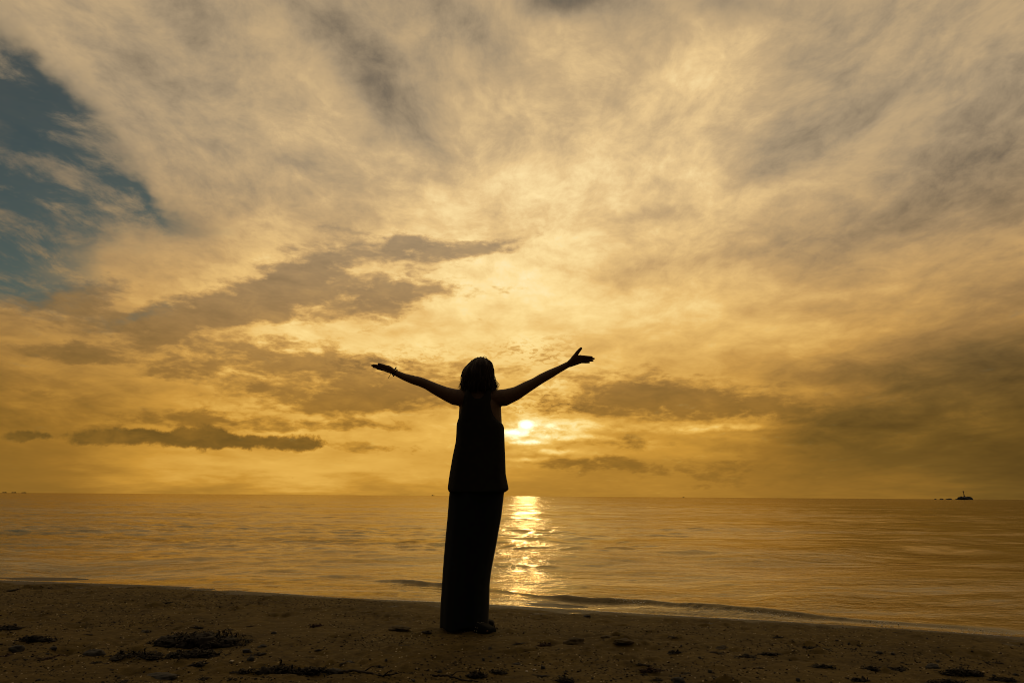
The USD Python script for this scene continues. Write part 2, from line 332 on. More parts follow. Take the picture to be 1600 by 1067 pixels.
wz += 0.012 * np.clip(dsea / 2.5, 0, 1) * np.sin(2 * math.pi * (wy + 0.33 * wx + 0.5 * np.sin(wx * .35)) / 3.1) * np.clip(1.6 - wy / 30, 0, 1)
cy, ca = crest(wx)
cy = cy + 0.05 * value(np.stack([wx * 1.7, 0 * wx, 0 * wx], -1), 61) + 0.025 * value(np.stack([wx * 6, 0 * wx, 0 * wx], -1), 62)
t = (wy - cy) * 0.93
ca = ca * (0.75 + 0.5 * meshkit.noise(np.stack([wx * 2.3, 0 * wx, 0 * wx], -1), 63))
near = (wy < 10)
ridge = np.where(t > 0, np.exp(-(t / 0.22) ** 2), np.exp(-(t / 0.05) ** 2))
rough_w = np.clip((wx - 0.95) / 0.5, 0, 1) * np.clip((3.1 - wx) / 1.4, 0.12, 1)
front = np.exp(-((t + 0.10) / 0.10) ** 2)
pn = np.stack([wx * 13.7 + wy * 4.1 + 2.2 * value(np.stack([wx * 5, wy * 5, 0 * wx], -1), 66), wy * 15.3 - wx * 5.2, 3.0 * value(np.stack([wx * 3.1, wy * 3.1, 0 * wx + 7], -1), 67)], -1)
shallow = np.clip((dsea - 0.01) / 0.14, 0, 1); shallow = shallow * shallow * (3 - 2 * shallow)
wz += shallow * np.where(near, 0.036 * ca * ridge + rough_w * ca * front * 0.030 * (meshkit.fbm(pn, 3, 65) - 0.35), 0)
wz = np.where(dsea < 0.02, np.minimum(wz, 0.002), wz)
wz = np.where(dsea < -0.45, -0.05, wz)
keep = dsea > -0.9
WF = grid_faces(len(yr), len(cs)); WF = WF[keep.ravel()[WF].any(1)]
WV = np.stack([wx.ravel(), wy.ravel(), wz.ravel()], 1)
used = np.unique(WF); remap = np.full(len(WV), -1); remap[used] = np.arange(len(used))
WV, WF = WV[used], remap[WF]

g = Nodes()
pos = g.add('geometry', 'position')
st = g.vm('multiply', pos, (0.62, 1.0, 1.0))
far = g.vm('multiply', pos, (0.16, 0.45, 1.0))
patch = g.ss(g.noise(g.vm('multiply', pos, (0.05, 0.15, 1.0)), 1.0, 4.0, 0.55), 0.38, 0.62, 0.25, 1.0)
sp2 = g.add('separate_xyz', 'x', vector=pos); q_ = sp2.split('.')[0]
shel = g.ss(g.math('divide', q_ + '.x', g.math('maximum', q_ + '.y', 1.0)), 0.12, 0.62, 1.0, 0.30)       # calmer, sheltered water to the right
patch = g.math('multiply', patch, shel)
b1 = g.noise(st, 9.0, 5.0, 0.68, 0.4)
b2 = g.noise(far, 2.2, 6.0, 0.66, 0.3)
hh = g.math('multiply', patch, g.math('multiply_add', b1, 0.048, g.math('multiply', b2, 0.40)))
bmp = g.add('bump', 'normal', height=hh, strength=0.5, distance=1.0)
body = g.add('diffuse_bsdf', 'BSDF', color=(.050, .034, .011), normal=bmp)          # silty, sandy shallows; a rippled sea never mirrors fully, not even towards the horizon
skin_ = g.add('glossy_bsdf', 'BSDF', color=(1.0, .865, .60), roughness=0.075, normal=bmp)
WATER = g.material('sea_water', g.add('mix_closure', 'closure', fac=g.math('minimum', g.add('fresnel', 'fac', IOR=1.5), 0.645), closure1=body, closure2=skin_))
mesh('sea', (WV, WF), WATER, smooth=True, kind='structure')

# ------------------------------------------------------------------ plain materials
def plain(name, col, rough=0.8, var=0.25, scale=30.0, spec=0.3, trans=0.0, bump=0.0, bscale=200.0, coords='position'):
    g = Nodes()
    pos = g.add('geometry', 'position')
    n = g.noise(pos, scale, 4.0, 0.6)
    c = g.mixc(g.ss(n, 0.3, 0.7), tuple(x * (1 - var) for x in col), tuple(x * (1 + var) for x in col))
    kw = {}
    if bump: kw['normal'] = g.add('bump', 'normal', height=g.noise(pos, bscale, 3.0, 0.6), strength=0.5, distance=bump)
    p = g.add('principled_bsdf', 'BSDF', base_color=c, roughness=rough, specular_ior_level=spec, **kw)
    if trans:
        t = g.add('translucent_bsdf', 'BSDF', color=c); p = g.add('mix_closure', 'closure', fac=trans, closure1=p, closure2=t)
    return g.material(name, p)
SKIN = plain('tanned_skin', (.085, .042, .019), 0.6, .12, 40, .25, bump=.0006, bscale=420)
HAIR = plain('brown_hair', (.026, .012, .005), 0.5, .3, 60, .3, trans=.38)
TOPM = plain('black_top_cloth', (.012, .0105, .0085), 0.9, .2, 25, .12, bump=.001, bscale=500)
SKIRTM = plain('navy_skirt_cloth', (.006, .008, .010), 0.9, .2, 25, .12, bump=.001, bscale=500)
SOLE = plain('dark_sandal_rubber', (.006, .006, .006), 0.95, .2, 40, .08)
STUD = plain('pale_sandal_stud', (.30, .26, .19), 0.35, .1, 40, .5)
CORD = plain('dark_bracelet_cord', (.02, .012, .008), 0.8, .2, 40, .2)
EYE = plain('eye_white', (.5, .48, .44), 0.3, .02, 40, .5)

# ------------------------------------------------------------------ the woman, seen from behind
YP = float(on_plane(748, 985, float(sand_z(-0.2, 4.5)))[1])
FOOT = on_depth(745, 984, YP); FZ = float(sand_z(FOOT[0], YP))
ORG = np.array([FOOT[0], YP, FZ])
MPP = float((on_depth(749, 700, YP) - on_depth(748, 700, YP))[0])
def W(px, py, dy=0.0):                                        # metres from the feet; dy > 0 is away, towards the sea
    q = on_depth(px, py, YP) - ORG
    return np.array([q[0], q[1] + dy, q[2]])
def ball(c, r, seg=20):
    r = np.broadcast_to(np.asarray(r, float), 3)
    return m3.Manifold.sphere(1.0, seg).scale([float(x) for x in r]).translate([float(x) for x in c])
def hull(*bs): return m3.Manifold.batch_hull(list(bs))
def limb(nodes):                                              # [(point, radius), ...]
    return [hull(ball(a, ra), ball(b, rb)) for (a, ra), (b, rb) in zip(nodes[:-1], nodes[1:])]
body = []
# torso, flattened front to back
def slab(px, py, rx, ry, rz, dy=0.0): return ball(W(px, py, dy), (rx * MPP, ry * MPP, rz * MPP), 28)
chest = [slab(750, 634, 33, 21, 19, .01), slab(750, 662, 34.5, 22, 20, .01), slab(749, 700, 31, 20, 20), slab(747, 745, 34, 23, 22), slab(746, 785, 36, 25, 22)]
body += [hull(a, b) for a, b in zip(chest[:-1], chest[1:])]
body += [hull(slab(722, 621, 10, 11, 12, .0), slab(750, 622, 15, 14, 13, .0)), hull(slab(778, 621, 10, 11, 12, .0), slab(750, 622, 15, 14, 13, .0))]
# neck and head, the face lifted towards the sky
neck0, neck1 = W(750, 618, .01), W(749, 597, .035)
body += limb([(neck0, .060), (neck1, .054)])
HC = W(748, 584, .045)
tilt = math.radians(16)
def HD(x, f, u):                                              # x right, f forward (the way she looks), u up, in the tilted head
    return HC + np.array([x, f * math.cos(tilt) - u * math.sin(tilt), f * math.sin(tilt) + u * math.cos(tilt)])
skull = hull(ball(HD(0, -.012, .022), (.074, .088, .080), 28), ball(HD(0, .030, -.010), (.066, .066, .074), 28))
jaw = hull(ball(HD(0, .048, -.045), (.052, .044, .04)), ball(HD(0, .072, -.088), (.026, .022, .018)), ball(HD(0, .0, -.05), (.058, .04, .045)))
nose = hull(ball(HD(0, .094, .004), .008), ball(HD(0, .112, -.030), .011), ball(HD(.011, .100, -.032), .008), ball(HD(-.011, .100, -.032), .008))
lips = hull(ball(HD(.016, .093, -.058), .0055), ball(HD(-.016, .093, -.058), .0055), ball(HD(0, .101, -.055), .006), ball(HD(0, .100, -.063), .006))
brow = hull(ball(HD(.034, .080, .022), .010), ball(HD(0, .092, .024), .009), ball(HD(-.034, .080, .022), .010))
ears = [hull(ball(HD(s * .074, -.004, .012), (.008, .017, .018)), ball(HD(s * .072, .000, -.022), (.007, .011, .012))) for s in (-1, 1)]
body += [skull, jaw, nose, lips, brow] + ears
# arms: outline measured along both sides
armL = [(W(724, 622), .056), (W(711, 620.5), .054), (W(696, 615.2), .0445), (W(682, 608.8), .0385), (W(668, 601.6), .0320), (W(658, 597.4), .0318), (W(647, 594.2), .0300), (W(632, 589.2), .0235), (W(618.5, 582.8), .0195)]
armR = [(W(776, 622), .056), (W(788, 621.5), .056), (W(806, 615.2), .0450), (W(822, 606), .0390), (W(836, 598.3), .0325), (W(846, 592), .0318), (W(857, 586.0), .0300), (W(873, 577.5), .0235), (W(887, 569.8), .0205)]
def bow(nodes, k):                                            # the arms reach a little back at the elbow and forward at the hand
    return [(p + np.array([0, k * math.sin(math.pi * i / (len(nodes) - 1)), 0]), r) for i, (p, r) in enumerate(nodes)]
body += limb(bow(armL, -.02)) + limb(bow(armR, -.02))
def unit(v): v = np.asarray(v, float); return v / np.linalg.norm(v)
def hand(wrist, F, T, Ff, thumb, curls, spread=0.16, k=0.97):
    """palm along F, thumb side T, fingers leave along Ff; N is the way the palm faces"""
    out = []
    F, T, Ff = unit(F), unit(T - np.dot(T, unit(F)) * unit(F)), unit(Ff)
    N = np.cross(F, T); N = N if N[2] > 0 else -N
    at = lambda f, t, n=0.0: wrist + k * (F * f + T * t + N * n)
    kn = [at(.080, .030), at(.086, .010), at(.083, -.011), at(.076, -.029)]
    root = [ball(at(.0, .013), .0145 * k), ball(at(.0, -.013), .0145 * k)]
    out.append(hull(*root, *[ball(q, .0115 * k) for q in kn], ball(at(.035, .030, .004), .013 * k), ball(at(.04, -.027, .002), .012 * k)))
    out.append(hull(ball(at(.012, .016, .004), .014 * k), ball(at(.045, .030, .010), .013 * k)))       # thumb pad
    for q, ln, sp, cu in zip(kn, (.072, .080, .075, .058), (1.2, .3, -.5, -1.5), curls):
        d = unit(Ff + T * sp * spread * .5); p = q; r = .0088
        for j, (s, r2) in enumerate(((.45, .0080), (.32, .0072), (.23, .0058))):
            a = cu * (j + .4) * .5
            dd = unit(d * math.cos(a) + N * math.sin(a)); p2 = p + dd * ln * s * k
            out.append(hull(ball(p, r * k), ball(p2, r2 * k))); p, r = p2, r2
    p = at(.030, .028, .006); th = unit(thumb)
    bend = unit(th + 0.25 * F)
    for s, r1, r2, d in ((.033, .0150, .0125, th), (.029, .0125, .0108, th), (.022, .0108, .0082, bend)):
        p2 = p + d * s * k; out.append(hull(ball(p, r1 * k), ball(p2, r2 * k))); p = p2
    return out
wl, wr_ = W(616.5, 581.6), W(889, 568.8)
body += hand(wl, (-.92, .05, .34), (-.02, -.97, .20), (-.975, .06, .17), (-.93, -.12, .34), (.00, .02, .03, .05), .03)
body += hand(wr_, (.90, .05, .40), (0, -.90, .40), (.985, .06, -.02), (.55, -.24, .74), (-.05, -.04, -.02, .0), .04, 1.07)
# legs and feet, hidden by the skirt but for the feet
hipL, hipR = W(736, 790), W(758, 790)
footR = np.array([W(732, 984)[0], -0.070, 0.0]); footL = np.array([W(723, 984)[0], 0.05, 0.0])
for hp, ft, toe_r in ((hipL, footL, unit([.97, .16, 0])), (hipR, footR, unit([.84, -.54, 0]))):
    knee = (hp + ft) / 2 + np.array([-.01, .06 if ft is footR else .03, .02]); ank = ft + np.array([0, 0, .085])
    body += limb([(hp, .085), (knee, .055), (knee * .6 + ank * .4 + [0, -.005, 0], .050), (ank, .036)])
    side = np.array([-toe_r[1], toe_r[0], 0])
    heel, ball_, toe = ft - toe_r * .045 + [0, 0, .043], ft + toe_r * .125 + [0, 0, .036], ft + toe_r * .165 + [0, 0, .034]
    body += [hull(ball(ank, .034), ball(heel, .030), ball(ft + toe_r * .06 + [0, 0, .05], .030)), hull(ball(ft + toe_r * .03 + [0, 0, .048], .031), ball(ball_ + side * .022, .019), ball(ball_ - side * .022, .019), ball(heel, .026))]
    for j in range(5):
        o = side * (.030 - .015 * j) * (1 if ft is footL else -1)
        body.append(hull(ball(ball_ + o - toe_r * .01, .012), ball(ball_ + o + toe_r * (.042 - .006 * j) - [0, 0, .004], .0105 if j == 0 else .0085)))
B = m3.Manifold.batch_boolean(body, m3.OpType.Add).refine_to_length(0.011)
mm_ = B.to_mesh(); bm = trimesh.Trimesh(mm_.vert_properties[:, :3], mm_.tri_verts, process=True)
trimesh.smoothing.filter_taubin(bm, lamb=0.5, nu=0.52, iterations=9)

person = thing('person', ORG, label='woman in dark sleeveless top and long skirt facing the sunset with arms spread', category='person')
PP = str(person.GetPath())
mesh('body', bm, SKIN, PP, True)
mesh('eye', cat([trimesh.creation.icosphere(2, .0115)]).apply_translation(HD(.031, .081, .006)), EYE, PP, True)
mesh('eye', cat([trimesh.creation.icosphere(2, .0115)]).apply_translation(HD(-.031, .081, .006)), EYE, PP, True)

# ---- clothes: cloth lofted round the body, with thickness
def loft(rows, n_ang, ripple, power=2.6, drop=None, thick=.004, fine=26, front=0.0):
    """rows: (py, left px, right px, half depth in m, middle dy)"""
    rows = np.array(rows, float)
    yy = np.linspace(rows[0, 0], rows[-1, 0], fine * 2)
    R = np.stack([yy] + [np.interp(yy, rows[:, 0], rows[:, k]) for k in range(1, 5)], 1)
    for k in (1, 2): R[1:-1, k] = R[1:-1, k] * .5 + (R[:-2, k] + R[2:, k]) * .25
    th = np.linspace(0, 2 * np.pi, n_ang, endpoint=False)
    V = []
    for i, (py, xl, xr, dep, mid) in enumerate(R):
        a, b = W(xl, py), W(xr, py)
        c, hw = (a + b) / 2, (b - a)[0] / 2
        u = i / (len(R) - 1)
        ct, st = np.cos(th), np.sin(th)
        e = 2 / power
        rip = ripple(th, u) * (1 - np.abs(ct) ** 6)
        x = c[0] + hw * np.sign(ct) * np.abs(ct) ** e
        y = mid + (dep + rip) * np.sign(st) * np.abs(st) ** e
        z = np.full(n_ang, c[2]) + (drop(th, u) if drop else 0)
        V.append(np.stack([x, y, z], 1))
    V = np.array(V); m, n = len(R), n_ang
    inner = V.copy(); ctr = V.mean(1, keepdims=True); dv = inner - ctr; dv[..., 2] = 0
    inner = inner - dv / (np.linalg.norm(dv, axis=2, keepdims=True) + 1e-9) * thick
    i, j = np.meshgrid(np.arange(m - 1), np.arange(n), indexing='ij')
    a, b, c_, d = i * n + j, i * n + (j + 1) % n, (i + 1) * n + (j + 1) % n, (i + 1) * n + j
    q = np.stack([a, d, c_, b], -1).reshape(-1, 4); qi = np.stack([a, b, c_, d], -1).reshape(-1, 4) + m * n
    j = np.arange(n); k = (j + 1) % n; o = m * n
    top = np.stack([j, k, k + o, j + o], 1); bot = np.stack([j + (m - 1) * n, j + (m - 1) * n + o, k + (m - 1) * n + o, k + (m - 1) * n], 1)
    return np.vstack([V.reshape(-1, 3), inner.reshape(-1, 3)]), np.vstack([q, qi, top, bot])
gauss = lambda t, c, w: np.exp(-((np.angle(np.exp(1j * (t - c)))) / w) ** 2)
top_rows = [(611, 727, 768, .094, .008), (620, 724.5, 768.6, .097, .008), (635, 722.3, 770, .100, .008), (648, 718.6, 773, .101, .008), (656, 716, 777.5, .101, .008), (661, 714.2, 784.5, .101, .008), (666, 713.6, 787.4, .101, .006), (689, 712.6, 788.5, .102, .004), (713, 707.6, 789.3, .106, 0), (741, 702.8, 790.4, .113, 0), (757, 700.6, 793.6, .120, 0), (764.5, 700.0, 795, .124, 0), (768.5, 702.0, 789, .124, 0)]
def top_drop(th, u):
    f = max(0.0, 1 - u / .16)
    return -f * (0.062 * gauss(th, -np.pi / 2, .42) + .075 * gauss(th, np.pi / 2, .6)) 
mesh('top', loft(top_rows, 120, lambda t, u: u ** 1.3 * (.008 * np.sin(5 * t + 1) + .006 * np.sin(9 * t + 2.3)), 3.2, top_drop, fine=52), TOPM, PP, True)
skirt_rows = [(752, 706, 786, .100, 0), (766, 702.6, 788, .108, 0), (805, 699.6, 783.6, .116, 0), (850, 695.4, 775.6, .122, 0), (890, 692.2, 767.8, .130, 0), (911, 690.9, 765.2, .135, 0), (947, 688.4, 764.2, .138, 0), (973, 687.6, 763.3, .140, 0), (976.5, 687.4, 763.3, .140, 0)]
def hem(th, u): return u ** 9 * (.004 - .014 * gauss(th, -np.pi / 2 - .55, .7) + .026 * gauss(th, -np.pi / 2 + .75, .5) + .006 * np.sin(7 * th))
mesh('long_skirt', loft(skirt_rows, 140, lambda t, u: (.003 + .008 * u) * np.sin(6 * t + .8) + (.001 + .005 * u) * np.sin(11 * t + 2), 2.4, hem, fine=30), SKIRTM, PP, True)

# ---- hair: a chin-length bob with loose ends
lobes = [(751, 577, 20.5, 20.5, 26, .03), (744.5, 587, 23.5, 22, 26, .02), (749.5, 597, 23.0, 19, 23, .01), (737, 599, 15, 15, 18, .02), (758.5, 600, 15.5, 15, 18, .02), (757, 573, 13.5, 14, 18, .03)]
hm = m3.Manifold.batch_boolean([hull(*[slab(px, py, rx, rd, rz, dy) for px, py, rx, rz, rd, dy in lobes[:3]])] + [slab(px, py, rx, rd, rz, dy) for px, py, rx, rz, rd, dy in lobes], m3.OpType.Add).refine_to_length(.006)
mh = hm.to_mesh(); hair = trimesh.Trimesh(mh.vert_properties[:, :3], mh.tri_verts, process=True)
trimesh.smoothing.filter_taubin(hair, lamb=0.5, nu=0.52, iterations=6)
hv = hair.vertices.copy(); hc = W(748, 586, .02)
sw = np.arctan2(hv[:, 0] - hc[0], -(hv[:, 1] - hc[1]))
low_ = np.clip((hc[2] + .03 - hv[:, 2]) / .12, 0, 1)
disp = value(np.stack([sw * 9, hv[:, 2] * 7, 0 * sw], -1), 71) * .010 + value(np.stack([sw * 26, hv[:, 2] * 10, 0 * sw], -1), 72) * .006 * (1 + low_)
hv += hair.vertex_normals * disp[:, None]
# the side towards the face is left open
face_open = np.clip((hv[:, 1] - (HC[1] + .045)) / .03, 0, 1); hv[:, 1] -= face_open * np.maximum(hv[:, 1] - (HC[1] + .045), 0) * .8
hair.vertices = hv
hprim = mesh('hair', hair, HAIR, PP, True)
strands = []
hr = random.Random(31)
for k in range(700):
    a = hr.uniform(-2.15, 2.15); u0 = hr.uniform(-.02, .085)
    p = [W(747, 584, .02) + np.array([math.sin(a) * .094, -math.cos(a) * .096, u0])]
    p[0] = hair.vertices[np.argmin(((hair.vertices - p[0]) ** 2).sum(1))] + np.array([math.sin(a), -math.cos(a), 0]) * hr.uniform(-.002, .002)
    out = np.array([math.sin(a), -math.cos(a), 0]); side = np.array([math.cos(a), math.sin(a), 0])
    ln = u0 + hr.uniform(.080, .135); ph = hr.uniform(0, 6.28); curl = hr.uniform(.001, .009); fl = hr.gauss(.010, .014)
    for j in range(1, 9):
        t = j / 8
        q = p[0] + np.array([0, 0, -ln * t])
        tgt = hair.vertices[np.argmin(((hair.vertices - q) ** 2).sum(1))]
        q[:2] = tgt[:2] + out[:2] * (.001 + fl * t * t * t) + side[:2] * curl * math.sin(ph + t * 7)
        p.append(q)
    strands.append(tube(p, np.interp(np.arange(9), [0, 3, 8], [.0003, .0011, .0005]), 4))
for k in range(230):                                          # thicker locks whose ends stand out from the bob
    a = hr.choice([hr.uniform(-2.0, -1.0), hr.uniform(1.0, 2.0), hr.uniform(-1.2, 1.2)])
    out = np.array([math.sin(a), -math.cos(a), 0]); side = np.array([math.cos(a), math.sin(a), 0]); u0 = hr.uniform(-.075, .03)
    q = W(747, 590, .02) + out * .093 + np.array([0, 0, u0]); q = hair.vertices[np.argmin(((hair.vertices - q) ** 2).sum(1))]
    ln = hr.uniform(.035, .085); fl = hr.gauss(.012, .016); kick = hr.gauss(0, .013)
    strands.append(tube([q - out * .004 + np.array([0, 0, -ln * t]) + out * fl * t ** 1.5 + side * kick * t * t + out * .004 * math.sin(6 * t + k) * t for t in np.linspace(0, 1, 7)], np.interp(np.arange(7), [0, 2, 6], [.0012, .0038, .0008]), 5))
def wisp(pts, r=.0022): strands.append(tube([W(x, y, dy) for x, y, dy in pts], np.linspace(r, r * .4, len(pts)), 4))
for q in [[(723, 581, 0), (720.5, 586, 0), (719.4, 592, 0), (720, 598, 0)], [(725, 590, -.02), (721.6, 597, -.02), (720.6, 603, -.02)], [(726, 592, 0), (722.4, 600, 0), (721.6, 606, 0), (722.6, 610, 0)], [(770, 592, 0), (774.6, 598, 0), (776, 603, 0), (780, 603.5, 0), (781, 601.5, 0)], [(770, 596, 0), (775, 602, 0), (777.4, 606, 0)], [(771, 584, 0), (774, 590, 0), (775.6, 596, 0)], [(770, 600, -.01), (774, 607, -.01), (776, 611, -.01)],
          [(752, 560, 0), (756.5, 556.6, 0), (760.4, 558.4, 0), (760.8, 563, 0), (759, 566, 0)], [(745, 563, 0), (753, 558, 0), (760, 560, 0), (764, 566, 0)], [(728, 575, 0), (733, 567, 0), (741, 560.5, 0), (750, 557.6, 0)], [(768, 575, 0), (772.4, 583, 0), (772, 590, 0)]]: wisp(q)
mesh('loose_strands', cat(strands), HAIR, str(hprim.GetPath()), True)

# ---- bracelets on the left wrist
wdir = unit(np.array([-.90, .03, .40]))
def ring(c, d, r, rr, wob=0.0, seed=0):
    a = unit(np.cross(d, [0, 1, 0])); b = np.cross(d, a); n = 36; t = np.linspace(0, 2 * np.pi, n)
    return tube([c + a * math.cos(x) * (r + wob * math.sin(5 * x + seed)) + b * math.sin(x) * (r + wob * math.sin(4 * x + seed)) + d * wob * math.sin(3 * x + seed) for x in t], rr, 6)
wc = W(617.5, 581.8)
for i, (o, r, rr) in enumerate(((-.004, .0215, .0030), (.004, .0225, .0022), (.011, .0220, .0026))):
    bp = mesh('bracelet', ring(wc + wdir * o, wdir, r, rr, .0012, i), CORD, PP, True)
    if i == 1:
        mesh('knot', hull(ball(W(619.2, 574.6, -.01), .0045, 10), ball(W(617.6, 577.2, -.01), .004, 10)), CORD, str(bp.GetPath()), True)
        mesh('knot', hull(ball(W(615.2, 587.8, -.01), .0045, 10), ball(W(616.4, 585.6, -.01), .004, 10)), CORD, str(bp.GetPath()), True)
        mesh('cord_end', tube([W(612.5, 582.6, -.01), W(610.6, 585.6, -.012), W(608.8, 588.4, -.012), W(607.2, 591.2, -.01)], [.0020, .0024, .0020, .0026], 5), CORD, str(bp.GetPath()), True)

# ---- sandals
for ft, toe_r in ((footR, unit([.84, -.54, 0])), (footL, unit([.97, .16, 0]))):
    side = np.array([-toe_r[1], toe_r[0], 0])
    outl = [(-.085, .0), (-.078, .024), (-.03, .031), (.04, .034), (.115, .043), (.165, .036), (.192, .012), (.194, -.010), (.17, -.034), (.115, -.041), (.04, -.032), (-.03, -.030), (-.078, -.022)]
    from shapely.geometry import Polygon
    poly = Polygon(outl).buffer(.004)
    s_ = trimesh.creation.extrude_polygon(poly, .020, engine='earcut')
    Rm = np.eye(4); Rm[:3, 0], Rm[:3, 1], Rm[:3, 3] = toe_r, side, ft + [0, 0, -.004]
    s_.apply_transform(Rm)
    sp_ = mesh('sandal', s_, SOLE, PP, 40)
    c_ = lambda f, o, h: ft + toe_r * f + side * o + np.array([0, 0, h])
    up_ = m3.Manifold.batch_boolean([hull(ball(c_(-.048, 0, .044), .037), ball(c_(.03, 0, .046), .037), ball(c_(-.03, 0, .066), .034)), hull(ball(c_(.03, 0, .046), .037), ball(c_(.135, .022, .034), .026), ball(c_(.135, -.022, .034), .026)), hull(ball(c_(.135, .022, .034), .026), ball(c_(.135, -.022, .034), .026), ball(c_(.178, .010, .030), .019), ball(c_(.172, -.020, .030), .017))], m3.OpType.Add).refine_to_length(.012).to_mesh()
    um = trimesh.Trimesh(up_.vert_properties[:, :3], up_.tri_verts, process=True); trimesh.smoothing.filter_taubin(um, lamb=.5, nu=.52, iterations=6)
    mesh('upper', um, SOLE, str(sp_.GetPath()), True)
    def strap(f, w, hgt, rr):
        t = np.linspace(0, math.pi, 14)
        return tube([ft + toe_r * f + side * math.cos(x) * w + np.array([0, 0, .012 + math.sin(x) * hgt]) for x in t], rr, 6)
    st_ = mesh('strap', cat([strap(.10, .044, .050, .0055), strap(.085, .043, .054, .0055), strap(-.02, .036, .075, .005)]), SOLE, str(sp_.GetPath()), True)
    studs = [trimesh.creation.icosphere(1, .0030).apply_translation(ft + toe_r * f + side * math.cos(x) * (w + .006) + np.array([0, 0, .014 + math.sin(x) * (h + .005)])) for f, w, h in ((.10, .044, .050), (.085, .043, .054)) for x in np.linspace(.25, 2.9, 9)]
    studs += [trimesh.creation.icosphere(1, .0030).apply_translation(ft + toe_r * f - side * (np.interp(f, [-.03, .04, .115, .165], [.034, .036, .045, .038]) + .001) + np.array([0, 0, .012])) for f in np.linspace(-.02, .16, 9)]
    mesh('studs', cat(studs), STUD, str(sp_.GetPath()), True)

# ------------------------------------------------------------------ far out: rocky islet with a beacon, reef rocks, boats
ROCK = plain('dark_wet_rock', (.030, .030, .028), 0.8, .3, .6, .3)
STEEL = plain('weathered_beacon_paint', (.06, .035, .025), 0.7, .2, 1.0, .3)
HULL = plain('dark_boat_paint', (.04, .03, .025), 0.6, .2, 1.0, .3)
LEAF = plain('islet_scrub', (.030, .040, .022), 0.9, .3, 1.0, .1)
def rock_mesh(w, d, h, seed, sub=4, flat=0.55):
    m = trimesh.creation.icosphere(sub, 1.0); v = m.vertices
    n = value(v * 1.7 + seed * 3.7, seed) * .7 + value(v * 4.0 + seed, seed + 1) * .34 + value(v * 9.0, seed + 2) * .14
    v = v * (1 + n[:, None] * 0.8)
    v[:, 2] = np.where(v[:, 2] > 0, v[:, 2] * (1 - .25 * np.clip(v[:, 2] - flat, 0, 1)), v[:, 2] * .4)
    v = v / np.array([np.ptp(v[:, 0]) / 2, np.ptp(v[:, 1]) / 2, v[:, 2].max()])
    m.vertices = v * np.array([w / 2, d / 2, h]); return m
def far_at(px, py_, dist):
    d = ray(px, py_); s = dist / math.hypot(d[0], d[1]); return np.array([d[0] * s, d[1] * s, 0.0])
def span(px, dist): return px * dist / 1066.7 * (1 + ((px) / 1e9))
D1 = 1500.0
def hspan(px0, px1, dist): return float(np.linalg.norm(far_at(px1, 774, dist) - far_at(px0, 774, dist)))
isl = thing('rocky_islet', far_at(1507.5, 779, D1), label='dark rocky islet under the beacon at the right end of the horizon', category='islet')
ip = str(isl.GetPath())
mesh('rock', rock_mesh(hspan(1498, 1517.5, D1), 16, 5.6, 3, 4, .3), ROCK, ip, 30)
mesh('rock', rock_mesh(12, 10, 6.4, 9, 3, .3).apply_translation([-7.5, 1, -.3]), ROCK, ip, 30)
mesh('rock', rock_mesh(11, 9, 6.0, 14, 3, .3).apply_translation([7.5, -1, -.3]), ROCK, ip, 30)
bc = thing('beacon', far_at(1507, 779, D1) + [0, 0, 4.2], label='slim navigation beacon with a round top mark standing on the rocky islet', category='beacon', scale=(.8, .8, .74))
bp_ = str(bc.GetPath())
mesh('base', trimesh.creation.cone(3.1, 5.5, sections=10).apply_translation([.6, 0, 0]), STEEL, bp_, 30)
mesh('column', tube([[.5, 0, 1], [.0, 0, 7], [-.4, 0, 13.2]], [1.3, .85, .62], 10), STEEL, bp_, 30)
mesh('gallery', trimesh.creation.cylinder(1.7, .5, sections=14).apply_translation([-.4, 0, 11.6]), STEEL, bp_, 30)
mesh('top_mark', cat([trimesh.creation.cylinder(1.5, 1.6, sections=12).apply_translation([-.45, 0, 13.6]), trimesh.creation.cone(1.5, 1.1, sections=12).apply_translation([-.45, 0, 14.4])]), STEEL, bp_, 30)
for i, (a, b, h, lab) in enumerate([(1460.4, 1462.6, 1.6, 'smallest reef rock, at the left end of the reef beside the rocky islet'), (1467, 1475.5, 1.9, 'long low reef rock left of the middle one in the reef beside the islet'), (1476.5, 1489.5, 2.2, 'longest low reef rock, in the middle between the islet and the reef end'), (1492.5, 1496.5, 1.7, 'short reef rock next to the left foot of the rocky islet')]):
    r = thing('reef_rock', far_at((a + b) / 2, 779, D1 + 15 * i), label=lab, category='rock')
    mesh('rock', rock_mesh(hspan(a, b, D1), 7, h, 20 + i, 3), ROCK, str(r.GetPath()), 30)
